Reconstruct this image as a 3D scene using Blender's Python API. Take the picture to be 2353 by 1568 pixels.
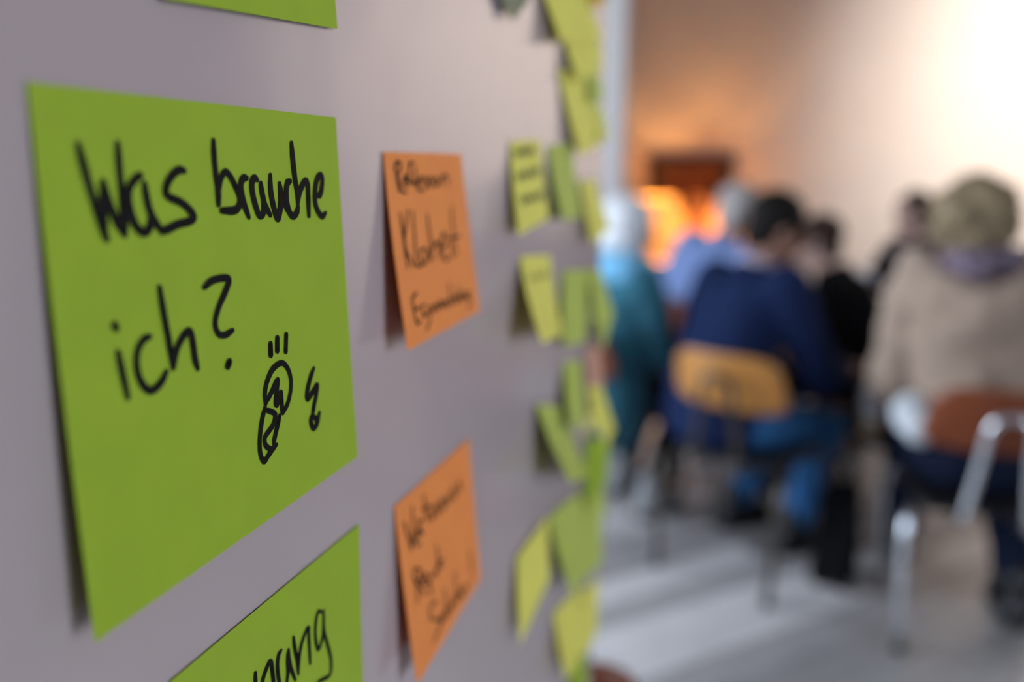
import bpy, bmesh, math, random
from math import sin, cos, tan, atan, radians, pi, sqrt
from mathutils import Vector, Matrix, noise

random.seed(7)
for o in list(bpy.data.objects):
    bpy.data.objects.remove(o)
scene = bpy.context.scene
COL = scene.collection

# ------------------------------------------------------------------ camera
W, H = 2353.0, 1568.0
FPX = 1800.0                      # focal length in pixels of the 2353 wide frame
CAM_Z = 1.40
YAW, PITCH = radians(17.581), radians(12.195)
BOARD_D = 0.127                   # camera to the glossy wall
cam_d = bpy.data.cameras.new('camera')
cam = bpy.data.objects.new('camera', cam_d)
COL.objects.link(cam)
cam.location = (0, 0, CAM_Z)
cam.rotation_euler = (pi / 2 - PITCH, 0, YAW)
cam_d.sensor_width = 36.0
cam_d.lens = FPX / W * 36.0
cam_d.clip_start = 0.01
cam_d.dof.use_dof = True
cam_d.dof.focus_distance = 0.213
cam_d.dof.aperture_fstop = 3.75
scene.camera = cam

# ------------------------------------------------------------------ world + exposure
SKY = 8.2
world = bpy.data.worlds.new('world')
scene.world = world
world.use_nodes = True
bg = world.node_tree.nodes['Background']
bg.inputs[0].default_value = (0.74, 0.85, 1.0, 1)
bg.inputs[1].default_value = SKY
scene.view_settings.view_transform = 'Standard'
scene.view_settings.look = 'None'
scene.view_settings.exposure = 0.75
scene.view_settings.gamma = 1.0
scene.view_settings.use_curve_mapping = False
cy = scene.cycles
cy.max_bounces, cy.diffuse_bounces, cy.glossy_bounces, cy.transmission_bounces = 6, 3, 3, 3
cy.use_adaptive_sampling = True
cy.adaptive_threshold = 0.02
cy.caustics_reflective = cy.caustics_refractive = False


# room limits
RX0, RX1, RY0, RY1, RZ = -3.0, 4.0, -1.8, 6.0, 3.1
BOARD_END = 0.645
LEFT_WINDOWS = [(0.3, 1.5), (1.65, 2.75)]      # along Y
RIGHT_WINDOWS = [(-1.50, -0.02)]                    # along Y
WZ0, WZ1 = 0.35, 2.85


def portal(name, loc, rot, sx, sy):
    l = bpy.data.lights.new(name, 'AREA')
    l.shape = 'RECTANGLE'
    l.size, l.size_y = sx, sy
    l.cycles.is_portal = True
    o = bpy.data.objects.new(name, l)
    COL.objects.link(o)
    o.location, o.rotation_euler = loc, rot
    return o


for a, b in LEFT_WINDOWS:
    portal('daylight_portal', (RX0 - 0.02, (a + b) / 2, (WZ0 + WZ1) / 2), (0, -pi / 2, 0), WZ1 - WZ0, b - a)
for a, b in RIGHT_WINDOWS:
    portal('daylight_portal', (RX1 + 0.02, (a + b) / 2, (WZ0 + WZ1) / 2), (0, pi / 2, 0), WZ1 - WZ0, b - a)

# ------------------------------------------------------------------ camera geometry helpers
c_, s_ = cos, sin
FW = Vector((-sin(YAW) * cos(PITCH), cos(YAW) * cos(PITCH), -sin(PITCH)))
RT = Vector((cos(YAW), sin(YAW), 0))
UP = RT.cross(FW)
EYE = Vector((0, 0, CAM_Z))


def ray(px, py):
    return (FW * FPX + RT * (px - W / 2) + UP * (H / 2 - py)).normalized()


def at(px, py, Y):
    """point of the place at depth Y that the photograph shows at (px, py)"""
    d = ray(px, py)
    return EYE + d * (Y / d.y)


def on_board(px, py, d=0.0):
    r = ray(px, py)
    return EYE + r * ((-BOARD_D + d) / r.x)


# ------------------------------------------------------------------ mesh helpers
def mesh_obj(name, verts, faces, mat, parent=None, smooth=False):
    me = bpy.data.meshes.new(name)
    me.from_pydata([tuple(v) for v in verts], [], faces)
    me.update()
    if smooth:
        for p in me.polygons:
            p.use_smooth = True
    o = bpy.data.objects.new(name, me)
    if mat:
        me.materials.append(mat)
    COL.objects.link(o)
    if parent:
        o.parent = parent
    return o


def bm_obj(name, bm, mat, parent=None, smooth=False):
    me = bpy.data.meshes.new(name)
    bm.to_mesh(me)
    bm.free()
    if smooth:
        for p in me.polygons:
            p.use_smooth = True
    o = bpy.data.objects.new(name, me)
    if mat:
        me.materials.append(mat)
    COL.objects.link(o)
    if parent:
        o.parent = parent
    return o


def add_box(bm, lo, hi, bev=0.0):
    r = bmesh.ops.create_cube(bm, size=1.0)
    vs = r['verts']
    for v in vs:
        v.co = Vector(((lo[i] + hi[i]) / 2 + v.co[i] * (hi[i] - lo[i]) for i in range(3)))
    if bev > 0:
        es = list({e for v in vs for e in v.link_edges})
        bmesh.ops.bevel(bm, geom=es, offset=bev, segments=2, affect='EDGES', profile=0.5)


def box_obj(name, lo, hi, mat, parent=None, bev=0.0):
    bm = bmesh.new()
    add_box(bm, lo, hi, bev)
    return bm_obj(name, bm, mat, parent)


def empty(name, loc=(0, 0, 0), rz=0.0):
    o = bpy.data.objects.new(name, None)
    COL.objects.link(o)
    o.location = loc
    o.rotation_euler = (0, 0, rz)
    o.empty_display_size = 0.05
    return o


def tag(o, label=None, cat=None, group=None, kind=None):
    if label: o['label'] = label
    if cat: o['category'] = cat
    if group: o['group'] = group
    if kind: o['kind'] = kind
    return o


def tube_data(path, r, n=12, cyc=False):
    """verts, faces of a round tube through path; r a number or a list"""
    P = [Vector(p) for p in path]
    rr = r if isinstance(r, (list, tuple)) else [r] * len(P)
    V, F = [], []
    prev = None
    for i, p in enumerate(P):
        t = (P[min(i + 1, len(P) - 1)] - P[max(i - 1, 0)]).normalized()
        if prev is None:
            a = Vector((0, 0, 1)) if abs(t.z) < 0.9 else Vector((1, 0, 0))
            u = t.cross(a).normalized()
        else:
            u = (prev - t * prev.dot(t)).normalized()
        prev = u
        w = t.cross(u)
        for k in range(n):
            an = 2 * pi * k / n
            V.append(p + (u * cos(an) + w * sin(an)) * rr[i])
    m = len(P)
    for i in range(m - 1):
        for k in range(n):
            F.append((i * n + k, i * n + (k + 1) % n, (i + 1) * n + (k + 1) % n, (i + 1) * n + k))
    F.append(tuple(reversed(range(n))))
    F.append(tuple((m - 1) * n + k for k in range(n)))
    return V, F


def smooth_path(pts, seg=6):
    """Catmull-Rom through the points"""
    P = [Vector(p) for p in pts]
    if len(P) < 3:
        out = []
        for i in range(len(P) - 1):
            for k in range(seg):
                out.append(P[i].lerp(P[i + 1], k / seg))
        return out + [P[-1]]
    out = []
    for i in range(len(P) - 1):
        p0 = P[i - 1] if i else P[0] * 2 - P[1]
        p1, p2 = P[i], P[i + 1]
        p3 = P[i + 2] if i + 2 < len(P) else P[-1] * 2 - P[-2]
        for k in range(seg):
            t = k / seg
            out.append(0.5 * ((2 * p1) + (p2 - p0) * t + (2 * p0 - 5 * p1 + 4 * p2 - p3) * t * t
                              + (3 * p1 - p0 - 3 * p2 + p3) * t ** 3))
    return out + [P[-1]]


def lathe(name, prof, mat, parent=None, n=40, loc=(0, 0, 0)):
    V, F = [], []
    for (r, z) in prof:
        for k in range(n):
            a = 2 * pi * k / n
            V.append((loc[0] + r * cos(a), loc[1] + r * sin(a), loc[2] + z))
    for i in range(len(prof) - 1):
        for k in range(n):
            F.append((i * n + k, i * n + (k + 1) % n, (i + 1) * n + (k + 1) % n, (i + 1) * n + k))
    return mesh_obj(name, V, F, mat, parent, True)


# ------------------------------------------------------------------ materials
def mat(name, col, rough=0.6, spec=0.5, metal=0.0, var=0.0, scale=30.0, bump=0.0, bscale=200.0,
        sss=0.0, coat=0.0, objrand=0.0, sheen=0.0, stretch=None):
    m = bpy.data.materials.new(name)
    m.use_nodes = True
    nt = m.node_tree
    b = nt.nodes['Principled BSDF']
    b.inputs['Roughness'].default_value = rough
    b.inputs['Specular IOR Level'].default_value = spec
    b.inputs['Metallic'].default_value = metal
    b.inputs['Coat Weight'].default_value = coat
    b.inputs['Sheen Weight'].default_value = sheen
    if sss:
        b.inputs['Subsurface Weight'].default_value = sss
        b.inputs['Subsurface Scale'].default_value = 0.01
    tc = nt.nodes.new('ShaderNodeTexCoord')
    vec = tc.outputs['Object']
    if stretch:
        mp = nt.nodes.new('ShaderNodeMapping')
        mp.inputs['Scale'].default_value = stretch
        nt.links.new(vec, mp.inputs[0])
        vec = mp.outputs[0]
    nz = nt.nodes.new('ShaderNodeTexNoise')
    nz.inputs['Scale'].default_value = scale
    nz.inputs['Detail'].default_value = 2
    nt.links.new(vec, nz.inputs['Vector'])
    rp = nt.nodes.new('ShaderNodeValToRGB')
    e = rp.color_ramp.elements
    e[0].position, e[1].position = 0.3, 0.7
    e[0].color = tuple(max(0, c * (1 - var)) for c in col) + (1,)
    e[1].color = tuple(min(1, c * (1 + var)) for c in col) + (1,)
    nt.links.new(nz.outputs['Fac'], rp.inputs['Fac'])
    out = rp.outputs['Color']
    if objrand:
        oi = nt.nodes.new('ShaderNodeObjectInfo')
        hs = nt.nodes.new('ShaderNodeHueSaturation')
        mr = nt.nodes.new('ShaderNodeMapRange')
        mr.inputs['To Min'].default_value = 1 - objrand
        mr.inputs['To Max'].default_value = 1 + objrand
        nt.links.new(oi.outputs['Random'], mr.inputs['Value'])
        nt.links.new(mr.outputs['Result'], hs.inputs['Value'])
        nt.links.new(out, hs.inputs['Color'])
        out = hs.outputs['Color']
    nt.links.new(out, b.inputs['Base Color'])
    if bump >= 0.05 and bump < 0.06 or bump == 0.012:
        n2 = nt.nodes.new('ShaderNodeTexNoise')
        n2.inputs['Scale'].default_value = bscale
        n2.inputs['Detail'].default_value = 1
        nt.links.new(vec, n2.inputs['Vector'])
        bp = nt.nodes.new('ShaderNodeBump')
        bp.inputs['Strength'].default_value = bump
        bp.inputs['Distance'].default_value = 0.01
        nt.links.new(n2.outputs['Fac'], bp.inputs['Height'])
        nt.links.new(bp.outputs['Normal'], b.inputs['Normal'])
    return m


def paper_glow(m):
    """thin coloured paper lets a little light through"""
    nt = m.node_tree
    b = nt.nodes['Principled BSDF']
    t = nt.nodes.new('ShaderNodeBsdfTranslucent')
    mx = nt.nodes.new('ShaderNodeMixShader')
    mx.inputs[0].default_value = 0.16
    src = b.inputs['Base Color'].links[0].from_socket
    nt.links.new(src, t.inputs[0])
    nt.links.new(b.outputs[0], mx.inputs[1])
    nt.links.new(t.outputs[0], mx.inputs[2])
    nt.links.new(mx.outputs[0], nt.nodes['Material Output'].inputs[0])


def srgb(r, g, b):
    f = lambda c: (c / 255 / 12.92) if c / 255 <= 0.04045 else ((c / 255 + 0.055) / 1.055) ** 2.4
    return (f(r), f(g), f(b))


M = {}
M['wall'] = mat('white_wall_paint', (0.63, 0.60, 0.58), 0.75, var=0.02, scale=3, bump=0.04, bscale=90)
M['wall_far'] = mat('warm_beige_wall_paint', (0.66, 0.60, 0.57), 0.75, var=0.02, scale=3, bump=0.04, bscale=90)
M['wall_dark'] = mat('brown_wall_paint', (0.12, 0.09, 0.08), 0.75, var=0.03, scale=3, bump=0.04, bscale=90)
M['ceiling'] = mat('ceiling_paint', (0.36, 0.34, 0.33), 0.8, var=0.02, scale=3)
M['gloss'] = mat('glossy_white_lacquer', (0.455, 0.365, 0.36), 0.15, spec=0.95, var=0.012, scale=6, bump=0.05, bscale=26)
M['frame_white'] = mat('window_frame_paint', (0.8, 0.8, 0.79), 0.4, var=0.02)
M['plank'] = mat('pale_oak_plank', (0.49, 0.47, 0.465), 0.34, var=0.16, scale=5, objrand=0.5, stretch=(1, 12, 1), bump=0.03, bscale=40)
M['subfloor'] = mat('subfloor', (0.13, 0.11, 0.1), 0.7, var=0.1)
M['green'] = mat('green_note_paper', (0.365, 0.505, 0.036), 0.62, spec=0.25, var=0.03, scale=60, bump=0.012, bscale=500)
M['orange'] = mat('orange_note_paper', (1.0, 0.325, 0.085), 0.62, spec=0.25, var=0.03, scale=60, bump=0.012, bscale=500)
M['yellow'] = mat('yellow_note_paper', (0.90, 0.83, 0.16), 0.62, spec=0.25, var=0.04, scale=60, bump=0.012, bscale=500)
M['lime'] = mat('lime_note_paper', (0.55, 0.63, 0.125), 0.62, spec=0.25, var=0.04, scale=60, bump=0.012, bscale=500)
M['amber'] = mat('amber_note_paper', (0.80, 0.52, 0.06), 0.62, spec=0.25, var=0.04, scale=60)
M['olive'] = mat('note_reflection_tone', (0.24, 0.24, 0.15), 0.62, spec=0.25, var=0.04, scale=60)  # dull tone of a note mirrored in the glossy wall, set as colour
M['pink'] = mat('salmon_note_paper', (0.70, 0.38, 0.27), 0.62, spec=0.25, var=0.04, scale=60)
for k_ in ('green', 'orange', 'yellow', 'lime', 'amber', 'pink'):
    paper_glow(M[k_])
M['ink'] = mat('black_marker_ink', (0.009, 0.008, 0.008), 0.6, spec=0.1, var=0.15, scale=300)
M['ink_thin'] = mat('faded_marker_ink', (0.05, 0.035, 0.03), 0.6, spec=0.2, var=0.15, scale=300)
M['chrome'] = mat('chromed_steel', (0.78, 0.80, 0.84), 0.16, metal=1.0, var=0.02)
M['darksteel'] = mat('dark_steel', (0.10, 0.085, 0.07), 0.3, metal=0.9, var=0.05)
M['wood_red'] = mat('red_brown_plywood', (0.21, 0.050, 0.015), 0.35, var=0.2, scale=8, stretch=(2, 2, 14))
M['wood_honey'] = mat('honey_plywood', (0.50, 0.215, 0.045), 0.35, var=0.15, scale=8, stretch=(2, 2, 14))
M['black_plastic'] = mat('black_plastic', (0.012, 0.012, 0.013), 0.45, var=0.1)
M['skin_pale'] = mat('pale_skin', (0.62, 0.40, 0.33), 0.5, var=0.05, scale=20, sss=0.0)
M['skin_tan'] = mat('tan_skin', (0.40, 0.20, 0.14), 0.5, var=0.06, scale=20, sss=0.0)
M['skin_mid'] = mat('mid_skin', (0.50, 0.29, 0.22), 0.5, var=0.06, scale=20, sss=0.0)
M['eye'] = mat('eye_dark', (0.03, 0.02, 0.018), 0.2, var=0.05)
M['lip'] = mat('lip_skin', (0.40, 0.14, 0.12), 0.45, var=0.05)
M['hair_white'] = mat('white_hair', (0.74, 0.75, 0.77), 0.7, spec=0.08, var=0.15, scale=60, bump=0.5, bscale=90)
M['hair_grey'] = mat('grey_hair', (0.48, 0.44, 0.42), 0.7, spec=0.08, var=0.2, scale=60, bump=0.5, bscale=90)
M['hair_black'] = mat('black_hair', (0.012, 0.010, 0.009), 0.5, spec=0.08, var=0.3, scale=60, bump=0.5, bscale=90)
M['hair_brown'] = mat('dark_brown_hair', (0.045, 0.028, 0.022), 0.5, spec=0.08, var=0.3, scale=60, bump=0.5, bscale=90)
M['hair_blond'] = mat('ash_blond_hair', (0.25, 0.19, 0.115), 0.65, spec=0.08, var=0.5, scale=22, bump=0.6, bscale=60)
M['teal'] = mat('teal_coat_wool', (0.030, 0.13, 0.18), 0.9, spec=0.08, var=0.18, scale=12, bump=0.3, bscale=60, sheen=0.2)
M['skyblue'] = mat('lit_shoulder_blue', (0.24, 0.60, 0.90), 0.9, spec=0.08, var=0.12, scale=20, bump=0.3, bscale=60)  # window light on the teal shoulder, put into a bright blue
M['navy'] = mat('navy_jersey', (0.010, 0.019, 0.062), 0.85, spec=0.08, var=0.2, scale=12, bump=0.3, bscale=60)
M['black_cloth'] = mat('black_cloth', (0.006, 0.006, 0.007), 0.9, spec=0.08, var=0.2, scale=12, bump=0.3, bscale=60)
M['ltblue'] = mat('light_blue_shirt', (0.22, 0.31, 0.58), 0.85, spec=0.08, var=0.1, scale=12, bump=0.3, bscale=50)
M['tan_coat'] = mat('beige_coat', (0.38, 0.285, 0.22), 0.85, spec=0.08, var=0.1, scale=9, bump=0.35, bscale=40)
M['scarf'] = mat('mauve_patterned_scarf', (0.20, 0.155, 0.20), 0.9, spec=0.08, var=0.7, scale=26, bump=0.4, bscale=60)
M['lit_hem_cloth'] = mat('lit_hem_white', (0.72, 0.77, 0.80), 0.8, spec=0.08, var=0.04, scale=12, bump=0.2, bscale=50)  # window light on the beige coat hem, put into a bluish white
M['lavender'] = mat('lavender_collar', (0.45, 0.41, 0.52), 0.85, spec=0.08, var=0.08)
M['jeans'] = mat('blue_denim', (0.045, 0.16, 0.38), 0.85, spec=0.08, var=0.2, scale=20, bump=0.2)
M['slate'] = mat('slate_denim', (0.075, 0.10, 0.17), 0.85, spec=0.08, var=0.2, scale=20, bump=0.2)
M['dark_navy'] = mat('dark_navy_cloth', (0.010, 0.014, 0.032), 0.9, spec=0.08, var=0.2, scale=12)
M['mauve'] = mat('mauve_sleeve', (0.28, 0.22, 0.26), 0.9, spec=0.08, var=0.1)
M['leather_black'] = mat('black_leather', (0.010, 0.011, 0.014), 0.35, var=0.2)
M['leather_brown'] = mat('brown_leather', (0.10, 0.05, 0.025), 0.45, var=0.2)
M['grey_shoe'] = mat('grey_suede', (0.30, 0.30, 0.31), 0.9, var=0.1)
M['paper_white'] = mat('white_paper_cup', (0.85, 0.86, 0.90), 0.6, var=0.02)
M['kraft'] = mat('kraft_sleeve', (0.50, 0.36, 0.20), 0.8, var=0.05)
M['frame_dark'] = mat('ebony_frame', (0.015, 0.008, 0.009), 0.4, var=0.2)
M['canvas'] = mat('russet_canvas', (0.07, 0.017, 0.008), 0.7, var=0.3, scale=5)
M['brass'] = mat('aged_brass', (0.35, 0.22, 0.08), 0.35, metal=1.0, var=0.1)
M['sideboard'] = mat('walnut_sideboard', (0.09, 0.045, 0.025), 0.45, var=0.3, scale=6, stretch=(2, 2, 12))


def shade_mat(name, col):
    m = bpy.data.materials.new(name)
    m.use_nodes = True
    nt = m.node_tree
    nt.nodes.remove(nt.nodes['Principled BSDF'])
    out = nt.nodes['Material Output']
    d = nt.nodes.new('ShaderNodeBsdfDiffuse')
    t = nt.nodes.new('ShaderNodeBsdfTranslucent')
    mx = nt.nodes.new('ShaderNodeMixShader')
    nz = nt.nodes.new('ShaderNodeTexNoise')
    nz.inputs['Scale'].default_value = 60
    rp = nt.nodes.new('ShaderNodeValToRGB')
    rp.color_ramp.elements[0].color = tuple(c * 0.92 for c in col) + (1,)
    rp.color_ramp.elements[1].color = tuple(col) + (1,)
    nt.links.new(nz.outputs['Fac'], rp.inputs['Fac'])
    nt.links.new(rp.outputs[0], d.inputs[0])
    nt.links.new(rp.outputs[0], t.inputs[0])
    mx.inputs[0].default_value = 0.06
    nt.links.new(d.outputs[0], mx.inputs[1])
    nt.links.new(t.outputs[0], mx.inputs[2])
    nt.links.new(mx.outputs[0], out.inputs[0])
    return m


def glass_mat():
    m = bpy.data.materials.new('window_glass')
    m.use_nodes = True
    nt = m.node_tree
    nt.nodes.remove(nt.nodes['Principled BSDF'])
    t = nt.nodes.new('ShaderNodeBsdfTransparent')
    g = nt.nodes.new('ShaderNodeBsdfGlossy')
    g.inputs['Roughness'].default_value = 0.02
    mx = nt.nodes.new('ShaderNodeMixShader')
    mx.inputs[0].default_value = 0.05
    nt.links.new(t.outputs[0], mx.inputs[1])
    nt.links.new(g.outputs[0], mx.inputs[2])
    nt.links.new(mx.outputs[0], nt.nodes['Material Output'].inputs[0])
    return m


M['glass'] = glass_mat()
M['shade'] = shade_mat('orange_lamp_fabric', (0.95, 0.72, 0.40))
M['shade_dim'] = shade_mat('deep_orange_lamp_fabric', (0.90, 0.50, 0.18))

# ------------------------------------------------------------------ room shell
T = 0.15


def wall_with_windows(name, axis, pos, a0, a1, wins, mat_, out):
    """wall slab along an axis ('x' or 'y') at pos, thickness T outward, with window openings"""
    bm = bmesh.new()

    def seg(u0, u1, z0, z1):
        if u1 - u0 < 1e-4 or z1 - z0 < 1e-4:
            return
        p0, p1 = sorted((pos, pos + out * T))
        if axis == 'y':
            add_box(bm, (p0, u0, z0), (p1, u1, z1))
        else:
            add_box(bm, (u0, p0, z0), (u1, p1, z1))
    cur = a0
    for (u0, u1) in wins:
        seg(cur, u0, 0, RZ)
        seg(u0, u1, 0, WZ0)
        seg(u0, u1, WZ1, RZ)
        cur = u1
    seg(cur, a1, 0, RZ)
    return tag(bm_obj(name, bm, mat_), kind='structure')


wall_with_windows('wall_left', 'y', RX0, RY0, RY1, LEFT_WINDOWS, M['wall'], -1)
wall_with_windows('wall_right', 'y', RX1, RY0, RY1, RIGHT_WINDOWS, M['wall_dark'], 1)
tag(box_obj('wall_back', (RX0, RY0 - T, 0), (RX1, RY0, RZ), M['wall_dark']), kind='structure')
tag(box_obj('wall_far', (RX0 - T, RY1, 0), (RX1 + T, RY1 + T, RZ), M['wall_far']), kind='structure')
tag(box_obj('ceiling', (RX0 - T, RY0 - T, RZ), (RX1 + T, RY1 + T, RZ + 0.1), M['ceiling']), kind='structure')
tag(box_obj('wall_alcove', (RX0, 4.35, 0), (-0.755, 4.5, RZ), M['wall']), kind='structure')
# the glossy white partition that carries the notes
tag(box_obj('wall_partition', (-BOARD_D - 0.12, RY0, 0), (-BOARD_D, BOARD_END, RZ), M['gloss'], bev=0.002), kind='structure')

wn = 0
for side, wins in (('l', LEFT_WINDOWS), ('r', RIGHT_WINDOWS)):
    for a, b in wins:
        wn += 1
        root = empty('window_%d' % wn)
        tag(root, kind='structure')

        def bar(nm, u0, u1, z0, z1, dep, m_):
            if side == 'l':
                box_obj(nm, (RX0 - 0.06 - dep, u0, z0), (RX0 - 0.06 + dep, u1, z1), m_, root)
            else:
                box_obj(nm, (RX1 + 0.06 - dep, u0, z0), (RX1 + 0.06 + dep, u1, z1), m_, root)
        mid = (a + b) / 2
        for (u0, u1, z0, z1) in ((a, a + .05, WZ0, WZ1), (b - .05, b, WZ0, WZ1), (a + .05, b - .05, WZ0, WZ0 + .05), (a + .05, b - .05, WZ1 - .05, WZ1)):
            bar('window_frame', u0, u1, z0, z1, 0.03, M['frame_white'])
        bar('mullion', mid - .03, mid + .03, WZ0 + .05, WZ1 - .05, 0.025, M['frame_white'])
        bar('window_pane', a + .05, mid - .03, WZ0 + .05, WZ1 - .05, 0.003, M['glass'])
        bar('window_pane', mid + .03, b - .05, WZ0 + .05, WZ1 - .05, 0.003, M['glass'])

# floor: subfloor slab + planks laid at 45 degrees, clipped to the room
floor = tag(box_obj('floor', (RX0 - T, RY0 - T, -0.08), (RX1 + T, RY1 + T, -0.014), M['subfloor']), kind='structure')
PW, PL = 0.125, 2.4
PA = radians(45)
e1 = Vector((cos(PA), sin(PA), 0))
e2 = Vector((-sin(PA), cos(PA), 0))
cx, cy = (RX0 + RX1) / 2, (RY0 + RY1) / 2
for i in range(-52, 53):
    off = (i * 0.37 * PL) % PL
    for j in range(-4, 5):
        c = Vector((cx, cy, 0)) + e2 * (i * PW) + e1 * (j * PL + off)
        hw, hl = PW / 2 - 0.0012, PL / 2 - 0.0012
        pts = [c - e1 * hl - e2 * hw, c + e1 * hl - e2 * hw, c + e1 * hl + e2 * hw, c - e1 * hl + e2 * hw]
        if max(p.x for p in pts) < RX0 or min(p.x for p in pts) > RX1 or max(p.y for p in pts) < RY0 or min(p.y for p in pts) > RY1:
            continue
        bm = bmesh.new()
        loc = [Vector(((p - c).dot(e1), (p - c).dot(e2), 0)) for p in pts]
        vs = [bm.verts.new(p + Vector((0, 0, z))) for z in (-0.013, 0.0) for p in loc]
        bm.faces.new(vs[4:8])
        bm.faces.new(list(reversed(vs[0:4])))
        for k in range(4):
            bm.faces.new((vs[k], vs[(k + 1) % 4], vs[4 + (k + 1) % 4], vs[4 + k]))
        mw = Matrix(((e1.x, e2.x, 0, c.x), (e1.y, e2.y, 0, c.y), (0, 0, 1, 0), (0, 0, 0, 1)))
        inv = mw.inverted()
        for (co, no) in (((RX0, 0, 0), (-1, 0, 0)), ((RX1, 0, 0), (1, 0, 0)), ((0, RY0, 0), (0, -1, 0)), ((0, RY1, 0), (0, 1, 0))):
            g = bm.verts[:] + bm.edges[:] + bm.faces[:]
            r = bmesh.ops.bisect_plane(bm, geom=g, plane_co=inv @ Vector(co), plane_no=inv.to_3x3() @ Vector(no), clear_outer=True)
        if len(bm.faces) < 4:
            bm.free()
            continue
        bmesh.ops.holes_fill(bm, edges=[e for e in bm.edges if e.is_boundary], sides=0)
        o = bm_obj('plank', bm, M['plank'], floor)
        o.matrix_world = mw
        o.matrix_basis = mw

# ------------------------------------------------------------------ warm ceiling spotlight on the far wall
SPOT_AT, SPOT_TO = Vector((2.15, 3.3, RZ - 0.22)), Vector((2.25, RY1, 1.85))
sd = (SPOT_TO - SPOT_AT).normalized()
spot = empty('ceiling_spotlight', (SPOT_AT.x, SPOT_AT.y, RZ))
tag(spot, 'black ceiling spotlight aimed at the far wall on the right', 'lamp')
lathe('canopy', [(0.0, 0.0), (0.05, 0.0), (0.05, -0.03), (0.0, -0.03)], M['black_plastic'], spot)
lathe('stem', [(0.009, -0.03), (0.009, -0.20)], M['black_plastic'], spot, n=10)
hc = Vector((0, 0, -0.22))
V, F = tube_data([hc - sd * 0.11, hc - sd * 0.10, hc + sd * 0.05], [0.045, 0.06, 0.065], 24)
mesh_obj('lamp_head', V, F[:-1], M['black_plastic'], spot, True)
ld = bpy.data.lights.new('spotlight_bulb', 'SPOT')
ld.energy = 440
ld.color = (1.0, 0.855, 0.71)
ld.spot_size = radians(88)
ld.spot_blend = 0.95
ld.shadow_soft_size = 0.04
lo = bpy.data.objects.new('spotlight_bulb', ld)
COL.objects.link(lo)
lo.parent = spot
lo.location = hc + sd * 0.06
lo.rotation_euler = sd.to_track_quat('-Z', 'Y').to_euler()

# ------------------------------------------------------------------ sticky notes
GRID = 14


class Note:
    def __init__(self, name, quad, peel, matname, label, group, d0=0.0006, k=1.7, wav=0.0, top=0.0):
        """quad: TL, TR, BR, BL as seen in the photograph; peel: (dBL, dBR) stand-off of the lower corners"""
        self.d0, self.k, self.peel, self.wav = d0, k, peel, wav
        tl, tr, br, bl = quad
        ds = [d0, d0, d0 + peel[1], d0 + peel[0]]
        C = [on_board(p[0], p[1], d) for p, d in zip((tl, tr, br, bl), ds)]
        self.c = [Vector((p.y, p.z)) for p in C]
        V, F = [], []
        org = self.pos(0.5, 0.0)
        self.org = org
        for j in range(GRID + 1):
            for i in range(GRID + 1):
                V.append(self.pos(i / GRID, j / GRID) - org)
        n = GRID + 1
        for j in range(GRID):
            for i in range(GRID):
                F.append((j * n + i, (j + 1) * n + i, (j + 1) * n + i + 1, j * n + i + 1))
        self.o = mesh_obj(name, V, F, M[matname], None, True)
        self.o.location = org
        sm = self.o.modifiers.new('thickness', 'SOLIDIFY')
        sm.thickness = 0.00012
        sm.offset = -1
        es = self.o.modifiers.new('sharp_rim', 'EDGE_SPLIT')
        es.split_angle = radians(40)
        tag(self.o, label, 'sticky note', group)

    def yz(self, u, v):
        a, b, c, d = self.c
        return (a * (1 - u) + b * u) * (1 - v) + (d * (1 - u) + c * u) * v

    def off(self, u, v):
        p = self.peel[0] * (1 - u) + self.peel[1] * u
        v = max(0.0, v)
        return self.d0 + p * v ** self.k + self.wav * sin(u * pi) * v

    def pos(self, u, v):
        q = self.yz(u, v)
        return Vector((-BOARD_D + self.off(u, v), q.x, q.y))

    def uv(self, y, z):
        u = v = 0.5
        for _ in range(12):
            q = self.yz(u, v)
            e = Vector((y, z)) - q
            h = 1e-3
            du = (self.yz(u + h, v) - q) / h
            dv = (self.yz(u, v + h) - q) / h
            det = du.x * dv.y - du.y * dv.x
            if abs(det) < 1e-12: break
            u += (e.x * dv.y - e.y * dv.x) / det
            v += (du.x * e.y - du.y * e.x) / det
        return u, v

    def hit(self, px, py):
        d = self.d0
        for _ in range(14):
            p = on_board(px, py, d)
            u, v = self.uv(p.y, p.z)
            d = self.off(min(max(u, -.05), 1.05), min(max(v, 0), 1.05))
        return p

    def write(self, name, strokes, width, matname='ink', frame=(0, 0, 1), lift=0.0004, label=None, taper=True):
        ox, oy, sc = frame
        V, F = [], []
        for st in strokes:
            pp = smooth_path([(ox + x / sc, oy + y / sc, 0) for x, y in st], 6)
            P = [self.hit(p.x, p.y) for p in pp]
            n = len(P)
            rows = []
            for i, p in enumerate(P):
                t = P[min(i + 1, n - 1)] - P[max(i - 1, 0)]
                if t.length < 1e-9: t = Vector((0, 0, 1))
                t.normalize()
                nm = Vector((1, 0, 0)) - t * t.x
                side = nm.normalized().cross(t).normalized()
                w = width * (0.5 + 0.10 * noise.noise(p * 90))
                if taper and n > 8:
                    w *= min(1, 0.72 + 0.28 * min(i, n - 1 - i) / 4)
                q = p + Vector((lift, 0, 0))
                b = len(V)
                V.extend([q - side * w, q + side * w])
                rows.append(b)
                # round joint
                m = 10
                b = len(V)
                V.append(q)
                for k in range(m):
                    a = 2 * pi * k / m
                    V.append(q + (side * cos(a) + t * sin(a)) * w)
                for k in range(m):
                    F.append((b, b + 1 + k, b + 1 + (k + 1) % m))
            for i in range(n - 1):
                a, b = rows[i], rows[i + 1]
                F.append((a, a + 1, b + 1, b))
        V = [v - self.org for v in V]
        o = mesh_obj(name, V, F, M[matname], self.o)
        if label: o['label'] = label
        return o


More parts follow.
